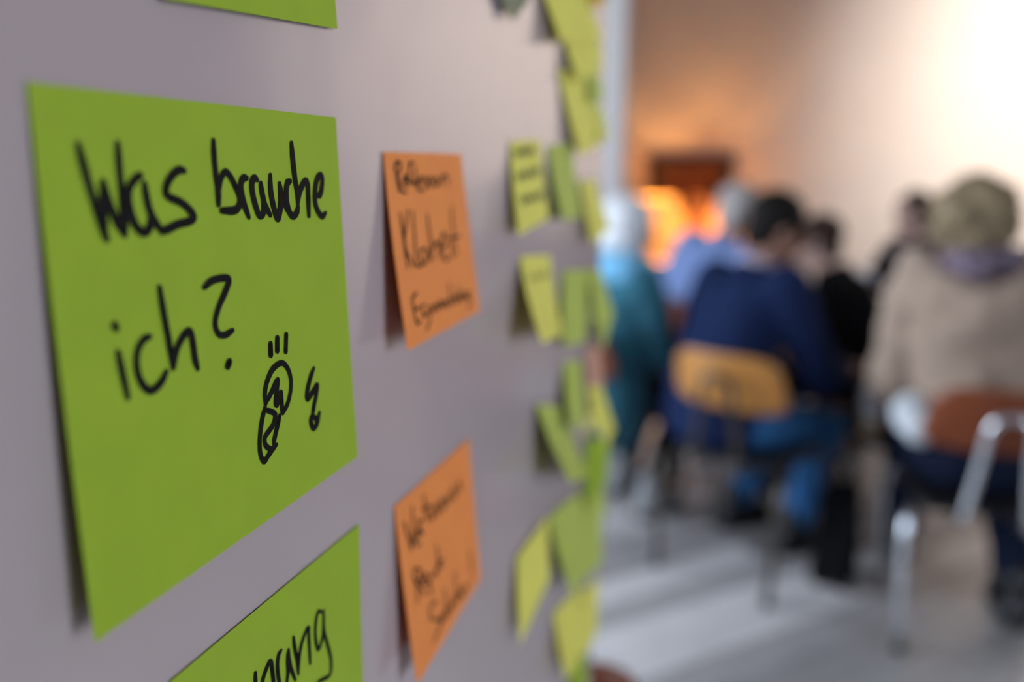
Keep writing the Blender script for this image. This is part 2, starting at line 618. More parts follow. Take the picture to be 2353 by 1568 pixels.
GB = 'large green notes with headings'
n1 = Note('sticky_note', [(62, 188), (772, 270), (822, 1050), (218, 1478)], (0.0065, 0.002), 'green',
          'large green sticky note reading Was brauche ich with a light bulb sketch', GB, k=1.25)
was = [[(150, 180), (240, 520), (350, 900), (450, 1200), (520, 1400)], [(500, 1250), (470, 950), (475, 650)],
       [(475, 650), (540, 900), (640, 1150), (750, 1340)], [(750, 1340), (740, 1100), (710, 760), (680, 450), (660, 160)],
       [(960, 575), (900, 610), (820, 720), (800, 850), (820, 1020), (880, 1200), (960, 1300), (1030, 1300), (1080, 1220), (1090, 1080)],
       [(1005, 680), (1030, 850), (1070, 1020), (1130, 1150), (1230, 1310)],
       [(1520, 520), (1450, 510), (1370, 570), (1300, 680), (1280, 800), (1330, 860), (1480, 930), (1600, 1040), (1640, 1120), (1580, 1170), (1430, 1210), (1310, 1270), (1220, 1300)]]
n1.write('handwriting', was, 0.0020, frame=(150, 300, 5.6), label='black marker word Was')
brau = [[(185, 150), (195, 400), (225, 700), (255, 900), (260, 1110)],
        [(265, 900), (290, 740), (360, 620), (430, 680), (510, 830), (580, 1000), (575, 1120), (500, 1200), (310, 1205)],
        [(685, 715), (640, 715), (605, 770), (600, 880), (640, 1080), (715, 1300)],
        [(840, 740), (800, 715), (765, 780), (770, 920), (810, 1100), (870, 1270), (920, 1270), (945, 1180), (935, 1050)],
        [(895, 790), (920, 950), (960, 1120), (1040, 1270)],
        [(1040, 670), (1045, 880), (1080, 1100), (1145, 1320), (1180, 1230), (1200, 1050), (1180, 800)],
        [(1180, 800), (1215, 980), (1290, 1190)],
        [(1340, 760), (1300, 790), (1280, 900), (1290, 1080), (1330, 1230), (1385, 1290), (1440, 1230), (1460, 1140)],
        [(1360, 190), (1380, 450), (1415, 750), (1450, 950), (1455, 1110)],
        [(1455, 1090), (1480, 930), (1560, 760), (1600, 800), (1610, 950), (1620, 1280)],
        [(1740, 980), (1790, 960), (1815, 850), (1820, 720), (1790, 670), (1740, 740), (1715, 900), (1715, 1080), (1760, 1220), (1820, 1290), (1870, 1240)]]
n1.write('handwriting', brau, 0.0020, frame=(460, 300, 6.534), label='black marker word brauche')
ich = [[(188, 675), (205, 715)], [(225, 960), (270, 1180), (330, 1450)],
       [(565, 800), (500, 830), (440, 930), (420, 1080), (450, 1240), (520, 1350), (590, 1370), (680, 1290), (740, 1170)],
       [(665, 280), (710, 560), (760, 830), (810, 1140)],
       [(815, 1130), (850, 930), (930, 780), (990, 750), (1020, 880), (1040, 1030), (1070, 1140)],
       [(1140, 280), (1220, 210), (1340, 180), (1400, 200), (1370, 310), (1290, 500), (1255, 660), (1290, 770), (1360, 785), (1440, 735)],
       [(1407, 1070), (1390, 1115)]]
n1.write('handwriting', ich, 0.00190, frame=(220, 600, 4.612), label='black marker word ich with a question mark')
bulb = [[(275, 235), (278, 350)], [(347, 170), (347, 305)], [(442, 135), (437, 315)],
        [(225, 870), (215, 760), (240, 630), (300, 500), (390, 435), (455, 490), (490, 600), (490, 720), (460, 860), (405, 970)],
        [(220, 870), (290, 740), (350, 615), (340, 740), (330, 850), (345, 880), (370, 800), (385, 745), (395, 860), (400, 970)],
        [(220, 900), (190, 1020), (165, 1200), (165, 1380), (205, 1480), (250, 1420), (300, 1350), (330, 1310)],
        [(210, 930), (280, 950), (325, 985), (310, 1080), (250, 1170), (215, 1230), (225, 1310), (290, 1350), (340, 1300)],
        [(375, 990), (350, 1100), (320, 1230), (310, 1290)]]
n1.write('light_bulb_sketch', bulb, 0.00165, frame=(560, 740, 4.612), label='black marker sketch of a glowing light bulb')
bolt = [[(735, 490), (700, 590), (665, 740), (670, 815), (720, 750), (770, 670), (760, 780), (735, 900), (725, 985)],
        [(720, 990), (703, 1040), (715, 1100), (735, 1130), (770, 1080), (795, 960)], [(718, 1000), (755, 1025), (765, 1070)]]
n1.write('lightning_sketch', bolt, 0.0017, frame=(560, 740, 4.612), label='black marker lightning arrow')

n2 = Note('sticky_note', [(390, 1568), (825, 1205), (850, 1960), (520, 2560)], (0.004, 0.0015), 'green',
          'large green sticky note at the bottom edge with handwriting ending in nung', GB)
nung = [[(355, 1395), (360, 1568), (365, 1750)], [(470, 1700), (500, 1500), (580, 1270), (635, 1190), (665, 1350), (690, 1600), (700, 1750)],
        [(825, 990), (780, 1080), (760, 1250), (770, 1420), (800, 1600), (850, 1680)], [(850, 1680), (920, 1600), (950, 1400), (945, 1150), (960, 980)],
        [(960, 980), (970, 1150), (1010, 1330), (1085, 1530)],
        [(1050, 750), (1075, 950), (1120, 1180), (1140, 1420)],
        [(1140, 1380), (1160, 1080), (1220, 800), (1320, 570), (1330, 750), (1345, 1000), (1355, 1230)],
        [(1560, 300), (1510, 280), (1465, 420), (1450, 620), (1460, 820), (1500, 970), (1550, 880), (1590, 700), (1600, 500), (1600, 250)],
        [(1600, 400), (1610, 650), (1670, 880), (1730, 1120), (1735, 1350), (1690, 1460), (1560, 1530), (1480, 1590)]]
n2.write('handwriting', nung, 0.00145, frame=(540, 1370, 7.92), label='black marker handwriting')
Note('sticky_note', [(-120, -700), (735, -460), (775, 68), (395, 0)][0:0] or [(330, -660), (742, -430), (776, 67), (380, -3)], (0.0022, 0.0012), 'green',
     'large green sticky note cut off by the top edge', GB)

OG = 'orange notes'


def zig(x0, y0, x1, y1, n, amp, seed=1):
    rnd = random.Random(seed)
    out = []
    for i in range(n + 1):
        t = i / n
        s = amp * (1 if i % 2 else -1) * rnd.uniform(0.6, 1.1)
        out.append((x0 + (x1 - x0) * t, y0 + (y1 - y0) * t + s))
    return out


o1 = Note('sticky_note', [(881, 349), (1060, 354), (1103, 715), (937, 806)], (0.0095, 0.004), 'orange',
          'upper orange sticky note reading Reflexion and Klarheit, its lower edge lifted', OG, k=1.2)
o1.write('handwriting', [[(330, 730), (300, 560), (270, 380), (250, 320), (290, 230), (340, 250), (345, 340), (300, 450)],
                         [(300, 450), (340, 600), (380, 720), (450, 740)], [(400, 560), (450, 520), (440, 450), (400, 500), (420, 620), (470, 640)],
                         [(560, 240), (500, 260), (490, 400), (510, 600)], [(470, 560), (560, 570)], [(590, 300), (580, 500), (590, 640)],
                         [(640, 600), (690, 560), (680, 470), (630, 560), (640, 680), (720, 710)], [(740, 480), (820, 650)], [(820, 470), (750, 660)],
                         [(860, 480), (870, 630)], [(920, 480), (890, 560), (930, 620), (980, 560), (940, 480)],
                         [(1020, 470), (1030, 600)], [(1030, 500), (1080, 440), (1110, 500), (1120, 600)]],
         0.0011, 'ink', frame=(870, 340, 7.128), label='dark marker word Reflexion')
o1.write('handwriting', [[(390, 540), (415, 700), (440, 900)], [(445, 520), (422, 740), (480, 890)], [(475, 530), (490, 720), (500, 880), (540, 880)],
                         [(560, 770), (525, 790), (530, 850), (560, 870), (575, 780), (590, 860)],
                         [(570, 550), (590, 700), (608, 850)], [(600, 780), (640, 730), (655, 840)],
                         [(665, 780), (700, 730), (680, 670), (662, 750), (690, 850), (715, 830)], [(725, 740), (738, 830)],
                         [(730, 500), (740, 650), (765, 820)], [(715, 710), (780, 690)]],
         0.0011, 'ink', frame=(780, 300, 2.85), label='dark marker word Klarheit')
o1.write('handwriting', [[(430, 740), (370, 830), (395, 990), (430, 1140), (480, 1100)], [(390, 980), (450, 930)],
                         [(530, 880), (490, 950), (530, 1050), (590, 960)], [(580, 900), (600, 1080), (550, 1230)],
                         zig(610, 950, 1090, 770, 16, 62, 3), [(845, 620), (852, 830)], [(960, 650), (972, 820)],
                         [(1095, 740), (1060, 800), (1110, 810)], [(1100, 740), (1120, 890), (1080, 940)]],
         0.0010, 'ink', frame=(880, 540, 5.6), label='dark marker scribbled word')
o2 = Note('sticky_note', [(907, 1165), (1078, 1008), (1105, 1330), (958, 1575)], (0.0080, 0.004), 'orange',
          'lower orange sticky note with three lines of handwriting', OG, k=1.2)
o2.write('handwriting', [[(130, 500), (165, 620), (195, 730)], [(195, 730), (200, 550), (200, 370)], [(215, 650), (255, 600), (240, 560), (225, 620), (240, 690), (265, 670)],
                         [(245, 480), (265, 560), (290, 600)], [(250, 520), (280, 470)], [(290, 270), (310, 400), (325, 500)], [(280, 400), (350, 360)],
                         zig(340, 450, 600, 210, 11, 55, 5)],
         0.0011, 'ink', frame=(890, 1060, 3.5636), label='dark marker word on the first line')
o2.write('handwriting', [[(245, 1160), (235, 1020), (210, 940), (225, 880), (260, 890), (255, 960), (225, 1000)], [(240, 1000), (300, 1090)],
                         [(280, 980), (320, 950), (300, 920), (275, 980), (300, 1010), (345, 990)], [(340, 970), (355, 1090)],
                         [(395, 680), (410, 800), (400, 950)], [(400, 850), (450, 800), (410, 860), (450, 860)], [(350, 960), (390, 900), (400, 940)]],
         0.0011, 'ink', frame=(890, 1060, 3.5636), label='dark marker word on the second line')
o2.write('handwriting', [[(400, 1150), (355, 1180), (350, 1290), (420, 1300), (430, 1350), (370, 1480)], zig(430, 1300, 650, 1020, 11, 50, 9),
                         [(465, 1050), (475, 1190)], [(550, 910), (560, 1090)], [(670, 740), (690, 920)], [(695, 965), (698, 985)]],
         0.0011, 'ink', frame=(890, 1060, 3.5636), label='dark marker word on the third line')

# far cluster of smaller notes at the end of the partition
CG = 'small notes clustered at the end of the partition'
small = [
    ('yellow', [(1172, 325), (1240, 320), (1262, 500), (1192, 542)], (.007, .002), 'small yellow note with three written lines, right of the upper orange note'),
    ('yellow', [(1196, 590), (1264, 586), (1292, 768), (1246, 790)], (.020, .008), 'small yellow note lifting from the wall below the written yellow note'),
    ('yellow', [(1238, -60), (1330, -75), (1385, 88), (1290, 98)], (.008, .005), 'topmost wide yellow note in the cluster, cut by the top edge'),
    ('yellow', [(1296, 80), (1352, 70), (1380, 170), (1326, 184)], (.006, .004), 'second yellow note from the top of the cluster'),
    ('yellow', [(1283, 160), (1345, 175), (1388, 325), (1332, 360)], (.007, .004), 'third yellow note from the top of the cluster'),
    ('lime', [(1344, 228), (1374, 230), (1378, 268), (1350, 272)], (.002, .002), 'tiny bright green note beside the third yellow note'),
    ('yellow', [(1372, 248), (1386, 250), (1398, 318), (1380, 326)], (.006, .004), 'narrow pale yellow note at the wall end, upper part'),
    ('amber', [(1348, -45), (1380, -50), (1392, 12), (1356, 14)], (.004, .003), 'amber note at the very top of the wall end'),
    ('lime', [(1258, 335), (1312, 330), (1338, 500), (1292, 506)], (.008, .003), 'green note behind the written yellow note'),
    ('yellow', [(1334, 415), (1366, 412), (1402, 524), (1362, 562)], (.008, .004), 'yellow note curling at the wall end, level with the upper orange note'),
    ('lime', [(1294, 622), (1352, 620), (1346, 786), (1294, 796)], (.004, .004), 'green note in the middle of the cluster, left of a pair'),
    ('lime', [(1352, 618), (1380, 622), (1410, 720), (1386, 806)], (.010, .004), 'green note in the middle of the cluster, right of a pair'),
    ('lime', [(1296, 832), (1336, 830), (1346, 962), (1312, 992)], (.012, .004), 'narrow green note hanging below the pair of green notes'),
    ('pink', [(1346, 800), (1378, 798), (1386, 886), (1352, 890)], (.002, .002), 'salmon note at the wall end'),
    ('yellow', [(1350, 886), (1380, 880), (1412, 985), (1392, 1030)], (.014, .006), 'yellow note curling below the salmon note'),
    ('lime', [(1234, 928), (1288, 936), (1352, 1092), (1312, 1112)], (.024, .014), 'green note lifted far off the wall at a slant'),
    ('green', [(1344, 1012), (1402, 1008), (1394, 1108), (1350, 1160)], (.004, .003), 'bright green note right of the slanted green note'),
    ('lime', [(1338, 1110), (1386, 1120), (1392, 1180), (1352, 1190)], (.004, .003), 'small green note under the bright green note'),
    ('lime', [(1262, 1190), (1330, 1130), (1384, 1262), (1316, 1372)], (.014, .006), 'large green note hung like a diamond low in the cluster'),
    ('yellow', [(1188, 1282), (1260, 1186), (1262, 1330), (1196, 1482)], (.006, .003), 'long yellow note right of the lower orange note'),
    ('lime', [(1346, 1180), (1382, 1180), (1384, 1290), (1352, 1330)], (.004, .003), 'dull green note beside the diamond shaped one'),
    ('yellow', [(1272, 1410), (1330, 1350), (1352, 1480), (1302, 1566)], (.010, .006), 'lowest yellow note of the cluster'),
    ('yellow', [(1338, 1360), (1376, 1330), (1372, 1452), (1344, 1510)], (.006, .003), 'yellow note at the lower wall end'),
    ('green', [(1312, 1530), (1346, 1492), (1352, 1620), (1316, 1660)], (.004, .003), 'green note at the bottom edge under the cluster'),
    ('olive', [(1096, -90), (1200, -110), (1216, 0), (1180, 48)], (.004, .004), 'grey green sheet standing in for a note reflection at the top edge'),  # added sheet, coloured like a note's reflection in the wall
    ('yellow', [(1338, 40), (1370, 44), (1386, 148), (1350, 160)], (.004, .003), 'yellow note behind the second yellow note at the wall end'),
    ('lime', [(1346, 150), (1374, 154), (1390, 226), (1358, 236)], (.004, .003), 'olive tinted note above the tiny bright green note'),
]
sn = []
for i, (m_, q, pl, lab) in enumerate(small):
    sn.append(Note('sticky_note', q, pl, m_, lab, CG, d0=0.0006 + 0.0004 * (i % 4), k=1.25))
sn[0].write('handwriting', [zig(1182, 352, 1228, 346, 9, 7, 2), zig(1186, 408, 1240, 392, 9, 9, 4), zig(1196, 462, 1250, 446, 9, 9, 6)], 0.0022, 'ink_thin', label='three lines of dark writing')
sn[1].write('handwriting', [zig(1214, 640, 1262, 630, 7, 5, 2)], 0.0012, 'ink_thin')

# ------------------------------------------------------------------ chairs
def make_chair(root, wood, tube_m, loop_m, seat_m):
    """plywood shell chair: seat, back, inverted-U back support, four chromed legs. forward = +y"""
    # seat
    N = 14
    V, F = [], []
    for j in range(N + 1):
        v = j / N
        for i in range(N + 1):
            u = i / N * 2 - 1
            w = 0.205 * (1 - 0.10 * (1 - v)) * (1 - 0.04 * (2 * v - 1) ** 2)
            x = u * w
            y = -0.19 + 0.40 * v * (1 - 0.05 * u * u) + (0.0 if v < 0.5 else 0)
            z = 0.448 - 0.014 * (1 - u * u) * sin(v * pi) - 0.02 * max(0, v - 0.8) ** 2 * 25
            V.append((x, y, z))
    n = N + 1
    for j in range(N):
        for i in range(N):
            F.append((j * n + i, j * n + i + 1, (j + 1) * n + i + 1, (j + 1) * n + i))
    o = mesh_obj('seat', V, F, seat_m, root, True)
    s = o.modifiers.new('t', 'SOLIDIFY'); s.thickness = 0.011; s.offset = -1
    # backrest: rounded outline, curved around the sitter
    V, F = [], []
    hw, hh = 0.192, 0.098
    rings, seg = 8, 48
    V.append(Vector((0, 0, 0)))
    for r in range(1, rings + 1):
        for k in range(seg):
            a = 2 * pi * k / seg
            ca, sa = cos(a), sin(a)
            ex = 0.42
            x = hw * (abs(ca) ** ex) * (1 if ca >= 0 else -1) * r / rings
            z = hh * (abs(sa) ** ex) * (1 if sa >= 0 else -1) * r / rings
            x *= 1 - 0.08 * (z / hh)
            V.append(Vector((x, 0, z)))
    for k in range(seg):
        F.append((0, 1 + k, 1 + (k + 1) % seg))
    for r in range(rings - 1):
        for k in range(seg):
            a = 1 + r * seg + k; b = 1 + r * seg + (k + 1) % seg
            F.append((a, a + seg, b + seg, b))
    VV = []
    for p in V:
        y = -0.225 - 0.12 * p.z / 0.4 + 0.05 * (p.x / hw) ** 2
        VV.append((p.x, y, 0.725 + p.z))
    o = mesh_obj('backrest', VV, F, wood, root, True)
    s = o.modifiers.new('t', 'SOLIDIFY'); s.thickness = 0.011; s.offset = 0
    # inverted U support behind the backrest, running down and under the seat
    path = []
    for sgn in (-1, 1):
        arm = [Vector((sgn * 0.085, 0.10, 0.422)), Vector((sgn * 0.085, -0.13, 0.420)), Vector((sgn * 0.085, -0.205, 0.420)), Vector((sgn * 0.080, -0.238, 0.448)),
               Vector((sgn * 0.062, -0.252, 0.60)), Vector((sgn * 0.055, -0.268, 0.700)), Vector((sgn * 0.040, -0.274, 0.740)), Vector((sgn * 0.012, -0.277, 0.755))]
        path = arm if sgn < 0 else path + list(reversed(arm))
    V, F = tube_data(smooth_path(path, 6), 0.0125, 12)
    mesh_obj('back_support', V, F, loop_m, root, True)
    # legs
    for sx in (-1, 1):
        for sy, ft in ((-1, -0.235), (1, 0.20)):
            p = [Vector((sx * 0.16, sy * 0.10, 0.424)), Vector((sx * 0.20, sy * 0.165, 0.425)), Vector((sx * 0.218, ft * 0.9, 0.40)), Vector((sx * 0.222, ft, 0.30)), Vector((sx * 0.208, ft * 1.02, 0.018))]
            V, F = tube_data(smooth_path(p, 6), 0.0125, 12)
            lg = mesh_obj('leg', V, F, tube_m, root, True)
            e = Vector(p[-1])
            V, F = tube_data([e + Vector((0, 0, 0.02)), e + Vector((0, 0, -0.018))], [0.0155, 0.0165], 12)
            mesh_obj('foot_cap', V, F, M['black_plastic'], lg, True)
    # seat rails
    for sx in (-1, 1):
        V, F = tube_data([Vector((sx * 0.16, -0.12, 0.424)), Vector((sx * 0.16, 0.12, 0.424))], 0.010, 10)
        mesh_obj('seat_rail', V, F, tube_m, root, True)
    V, F = tube_data([Vector((-0.16, 0.02, 0.424)), Vector((0.16, 0.02, 0.424))], 0.010, 10)
    mesh_obj('seat_rail', V, F, tube_m, root, True)


CH = 'tubular steel chairs with plywood seats'


def chair(loc, rz, wood, tube_m, loop_m, label, seat_m=None):
    r = empty('plywood_chair', (loc[0], loc[1], 0), radians(rz))
    tag(r, label, 'chair', CH)
    make_chair(r, wood, tube_m, loop_m, seat_m or wood)
    return r


chair((0.675, 2.585), 0, M['wood_red'], M['chrome'], M['chrome'], 'red-brown plywood chair with chrome legs under the person in the beige coat', M['black_plastic'])
chair((0.0, 2.785), -24, M['wood_honey'], M['darksteel'], M['darksteel'], 'honey-coloured plywood chair under the man in navy', M['black_plastic'])
chair((-0.55, 3.08), -38, M['wood_red'], M['darksteel'], M['darksteel'], 'dark chair under the white-haired person in teal')
chair((-0.33, 3.92), -38, M['wood_red'], M['darksteel'], M['darksteel'], 'brown chair under the person in the light blue shirt')
chair((0.48, 3.60), 80, M['wood_red'], M['darksteel'], M['darksteel'], 'dark chair under the person dressed in black')
chair((0.80, 4.45), 118, M['wood_red'], M['darksteel'], M['darksteel'], 'brown chair under the dark-haired person with the white cup')
d_ = ray(1400, 1590)
q_ = EYE + d_ * ((0.815 - CAM_Z) / d_.z)
chair((q_.x - 0.16, q_.y + 0.27), 0, M['wood_red'], M['chrome'], M['chrome'], 'empty red-brown chair just past the wall end, only its backrest tip showing')

# ------------------------------------------------------------------ people
def to_local(root, P):
    return (Matrix.Translation(root.location) @ Matrix.Rotation(root.rotation_euler.z, 4, 'Z')).inverted() @ Vector(P)


class Blob:
    """collects capsules and ellipsoids that are fused into one continuous surface"""
    def __init__(self):
        self.V, self.F = [], []

    def _add(self, V, F):
        b = len(self.V)
        self.V += V
        self.F += [tuple(b + i for i in f) for f in F]

    def ell(self, c, r, rot=None, n=16, m=10):
        c = Vector(c)
        r = (r, r, r) if isinstance(r, (int, float)) else r
        V = []
        for j in range(m + 1):
            th = pi * j / m
            for k in range(n):
                a = 2 * pi * k / n
                p = Vector((r[0] * sin(th) * cos(a), r[1] * sin(th) * sin(a), r[2] * cos(th)))
                if rot: p = rot @ p
                V.append(c + p)
        F = []
        for j in range(m):
            for k in range(n):
                F.append((j * n + k, (j + 1) * n + k, (j + 1) * n + (k + 1) % n, j * n + (k + 1) % n))
        self._add(V, F)

    def cap(self, a, b, ra, rb, n=14):
        a, b = Vector(a), Vector(b)
        t = (b - a)
        L = t.length
        t.normalize()
        u = t.orthogonal().normalized()
        w = t.cross(u)
        rows = []
        for j in range(6):
            th = pi / 2 * j / 5
            rows.append((a - t * ra * cos(th), ra * sin(th)))
        for j in range(6):
            th = pi / 2 * (1 - j / 5)
            rows.append((b + t * rb * cos(th), rb * sin(th)))
        V, F = [], []
        for (p, r) in rows:
            for k in range(n):
                an = 2 * pi * k / n
                V.append(p + (u * cos(an) + w * sin(an)) * max(r, 1e-4))
        for i in range(len(rows) - 1):
            for k in range(n):
                F.append((i * n + k, i * n + (k + 1) % n, (i + 1) * n + (k + 1) % n, (i + 1) * n + k))
        self._add(V, F)

    def chain(self, pts, rad):
        for i in range(len(pts) - 1):
            self.cap(pts[i], pts[i + 1], rad[i], rad[i + 1])

    def build(self, name, mat_, parent, vox=0.012, smooth=4, wrinkle=0.0, wscale=9.0, cut=None):
        me = bpy.data.meshes.new(name + '_src')
        me.from_pydata([tuple(v) for v in self.V], [], self.F)
        o = bpy.data.objects.new(name + '_src', me)
        COL.objects.link(o)
        r = o.modifiers.new('r', 'REMESH')
        r.mode = 'VOXEL'
        r.voxel_size = vox
        if smooth:
            s = o.modifiers.new('s', 'SMOOTH')
            s.factor, s.iterations = 0.5, smooth
        dg = bpy.context.evaluated_depsgraph_get()
        dg.update()
        m2 = bpy.data.meshes.new_from_object(o.evaluated_get(dg))
        bpy.data.objects.remove(o)
        bpy.data.meshes.remove(me)
        if wrinkle:
            nv = [v.normal.copy() for v in m2.vertices]
            for v, nn in zip(m2.vertices, nv):
                v.co += nn * (noise.noise(v.co * wscale) + 0.5 * noise.noise(v.co * wscale * 2.3)) * wrinkle
        if cut:
            bm = bmesh.new()
            bm.from_mesh(m2)
            for (co, no) in cut:
                bmesh.ops.bisect_plane(bm, geom=bm.verts[:] + bm.edges[:] + bm.faces[:], plane_co=co, plane_no=no, clear_outer=True)
            bm.to_mesh(m2)
            bm.free()
        for p in m2.polygons:
            p.use_smooth = True
        m2.materials.clear()
        m2.materials.append(mat_)
        m2.name = name
        o2 = bpy.data.objects.new(name, m2)
        COL.objects.link(o2)
        o2.parent = parent
        return o2


def hand(b, wrist, direction, up, side, curl=0.5, s=1.0):
    """palm and five fingers; direction = towards the finger tips, up = back of the hand, side = thumb side"""
    d, u = Vector(direction).normalized(), Vector(up).normalized()
    sd = d.cross(u).normalized() * side
    u = sd.cross(d).normalized() * (1 if side > 0 else -1)
    w = Vector(wrist)
    palm = w + d * 0.05 * s
    for k in range(4):
        x = (0.030 - 0.020 * k) * s
        b.cap(w + d * 0.01 * s + sd * x * 0.6, w + d * 0.085 * s + sd * x, 0.015 * s, 0.0125 * s)
        ln = (0.074, 0.082, 0.076, 0.060)[k] * s
        a0 = w + d * 0.088 * s + sd * x
        d1 = (d * cos(curl * 0.7) - u * sin(curl * 0.7)).normalized()
        d2 = (d * cos(curl * 1.6) - u * sin(curl * 1.6)).normalized()
        d3 = (d * cos(curl * 2.3) - u * sin(curl * 2.3)).normalized()
        p1 = a0 + d1 * ln * 0.45
        p2 = p1 + d2 * ln * 0.30
        p3 = p2 + d3 * ln * 0.25
        b.chain([a0, p1, p2, p3], [0.0098 * s, 0.009 * s, 0.0082 * s, 0.0072 * s])
    t0 = w + d * 0.025 * s + sd * 0.030 * s
    t1 = t0 + (d * 0.6 + sd * 0.7 - u * 0.2).normalized() * 0.042 * s
    t2 = t1 + (d * 0.85 + sd * 0.25 - u * 0.4).normalized() * 0.032 * s
    b.chain([t0, t1, t2], [0.015 * s, 0.0105 * s, 0.0085 * s])


def person(name_label, loc, rz, skin, lean=(0, 10), turn=0, nod=0, tilt=0, s=1.0, arms=None, knees=None, ankles=None,
           seat=0.46, top=None, trousers=None, shoes=None, hair=None, hair_style='short', vox=0.009, head_h=None, shw=0.175):
    """seated person, local forward = +y. arms: ((elbowL, wristL, dirL), (elbowR, ...)) local, knees/ankles local (L, R)"""
    root = empty('person', (loc[0], loc[1], 0), radians(rz))
    tag(root, name_label, 'person', 'people seated in the background')
    J = {}
    pel = Vector((0, -0.03, seat + 0.095 * s))
    R = Matrix.Rotation(-radians(lean[1]), 3, 'X') @ Matrix.Rotation(radians(lean[0]), 3, 'Y')
    up = R @ Vector((0, 0, 1))
    fw = R @ Vector((0, 1, 0))
    rt = R @ Vector((1, 0, 0))
    waist = pel + Vector((0, 0, 1)).lerp(up, 0.5).normalized() * 0.17 * s
    chest = waist + up * 0.20 * s
    neck0 = chest + up * 0.14 * s + fw * 0.005
    headR = (Matrix.Rotation(radians(turn), 3, 'Z') @ Matrix.Rotation(-radians(nod), 3, 'X') @ Matrix.Rotation(radians(tilt), 3, 'Y'))
    hup, hfw, hrt = headR @ Vector((0, 0, 1)), headR @ Vector((0, 1, 0)), headR @ Vector((1, 0, 0))
    head = neck0 + (up + hup).normalized() * (head_h or 0.175) * s + hfw * 0.025 * s
    shl = [chest + up * 0.095 * s + rt * (sg * shw * s) for sg in (-1, 1)]
    hip = [pel + Vector((sg * 0.095 * s, 0.02, -0.01)) for sg in (-1, 1)]
    knees = knees or ((-0.13, 0.43, 0.49), (0.13, 0.43, 0.49))
    ankles = ankles or ((-0.13, 0.40, 0.09), (0.13, 0.40, 0.09))
    kn = [Vector(k) for k in knees]
    an = [Vector(k) for k in ankles]
    arms = arms or (((-0.27, 0.10, 0.72), (-0.12, 0.33, 0.62), (0.2, 1, -0.1)), ((0.27, 0.10, 0.72), (0.12, 0.33, 0.62), (-0.2, 1, -0.1)))
    # ---- body (one continuous skin mesh)
    b = Blob()
    b.cap(pel, waist, 0.115 * s, 0.10 * s)
    b.cap(waist, chest, 0.10 * s, 0.105 * s)
    b.cap(shl[0], shl[1], 0.055 * s, 0.055 * s)
    b.chain([neck0 - up * 0.03, neck0 + (head - neck0) * 0.6], [0.062 * s, 0.054 * s])
    # head: cranium, face wedge, jaw, nose, ears, brow
    b.ell(head + hup * 0.025 * s - hfw * 0.012 * s, (0.076 * s, 0.096 * s, 0.092 * s), headR)
    b.ell(head - hup * 0.035 * s + hfw * 0.030 * s, (0.061 * s, 0.062 * s, 0.082 * s), headR)
    b.ell(head - hup * 0.092 * s + hfw * 0.062 * s, (0.030 * s, 0.028 * s, 0.024 * s), headR)
    b.cap(head + hup * 0.005 * s + hfw * 0.088 * s, head - hup * 0.032 * s + hfw * 0.108 * s, 0.009 * s, 0.015 * s)
    b.cap(head + hup * 0.022 * s + hfw * 0.080 * s - hrt * 0.035 * s, head + hup * 0.022 * s + hfw * 0.080 * s + hrt * 0.035 * s, 0.013 * s, 0.013 * s)
    for sg in (-1, 1):
        b.ell(head + hrt * sg * 0.078 * s - hup * 0.01 * s - hfw * 0.008 * s, (0.010 * s, 0.019 * s, 0.031 * s), headR)
    for i, sg in enumerate((-1, 1)):
        el, wr, hd = [Vector(q) for q in arms[i]]
        b.chain([shl[i], el, wr], [0.046 * s, 0.038 * s, 0.028 * s])
        hand(b, wr, hd, (0, 0, 1), -sg if False else (1 if sg < 0 else -1), 0.55, s)
        b.chain([hip[i], kn[i], an[i]], [0.075 * s, 0.052 * s, 0.038 * s])
        b.cap(an[i] - Vector((0, 0.03, 0.035)), an[i] + Vector((0, 0.13, -0.045)), 0.034, 0.028)
    b.build('body', skin, root, vox=0.0065, smooth=3)
    # eyes and mouth
    for sg in (-1, 1):
        e = Blob()
        e.ell(head + hup * 0.002 * s + hfw * 0.080 * s + hrt * sg * 0.031 * s, 0.0125 * s, None, 12, 8)
        mesh_obj('eye', e.V, e.F, M['eye'], root, True)
    e = Blob()
    e.ell(head - hup * 0.062 * s + hfw * 0.086 * s, (0.024 * s, 0.010 * s, 0.007 * s), headR, 14, 8)
    mesh_obj('mouth', e.V, e.F, M['lip'], root, True)
    # ---- trousers
    if trousers:
        t = Blob()
        t.cap(pel - Vector((0.05 * s, 0, 0.0)), pel + Vector((0.05 * s, 0, 0)), 0.125 * s, 0.125 * s)
        t.cap(pel, waist, 0.128 * s, 0.115 * s)
        for i in range(2):
            a2 = an[i] + (kn[i] - an[i]).normalized() * 0.05
            t.chain([hip[i], kn[i], a2], [0.098 * s, 0.075 * s, 0.058 * s])
        t.build('trousers', trousers, root, vox=vox, smooth=4, wrinkle=0.006, wscale=11)
    # ---- shoes
    if shoes:
        for i in range(2):
            t = Blob()
            a = an[i]
            zz = a.z - 0.09
            t.cap((a.x, a.y - 0.035, zz + 0.048), (a.x, a.y + 0.14, zz + 0.042), 0.046, 0.040)
            t.cap((a.x, a.y, zz + 0.06), (a.x, a.y - 0.01, zz + 0.14), 0.046, 0.048)
            sh = t.build('shoe', shoes, root, vox=0.008, smooth=3, cut=[((0, 0, zz + 0.010), (0, 0, -1))])
            box_obj('sole', (a.x - 0.04, a.y - 0.075, zz + 0.001), (a.x + 0.04, a.y + 0.17, zz + 0.014), M['black_plastic'], sh, bev=0.004)
    J.update(pel=pel, waist=waist, chest=chest, neck0=neck0, head=head, shl=shl, hip=hip, kn=kn, an=an, up=up, fw=fw, rt=rt,
             hup=hup, hfw=hfw, hrt=hrt, headR=headR, arms=[[Vector(q) for q in a] for a in arms], s=s, root=root)
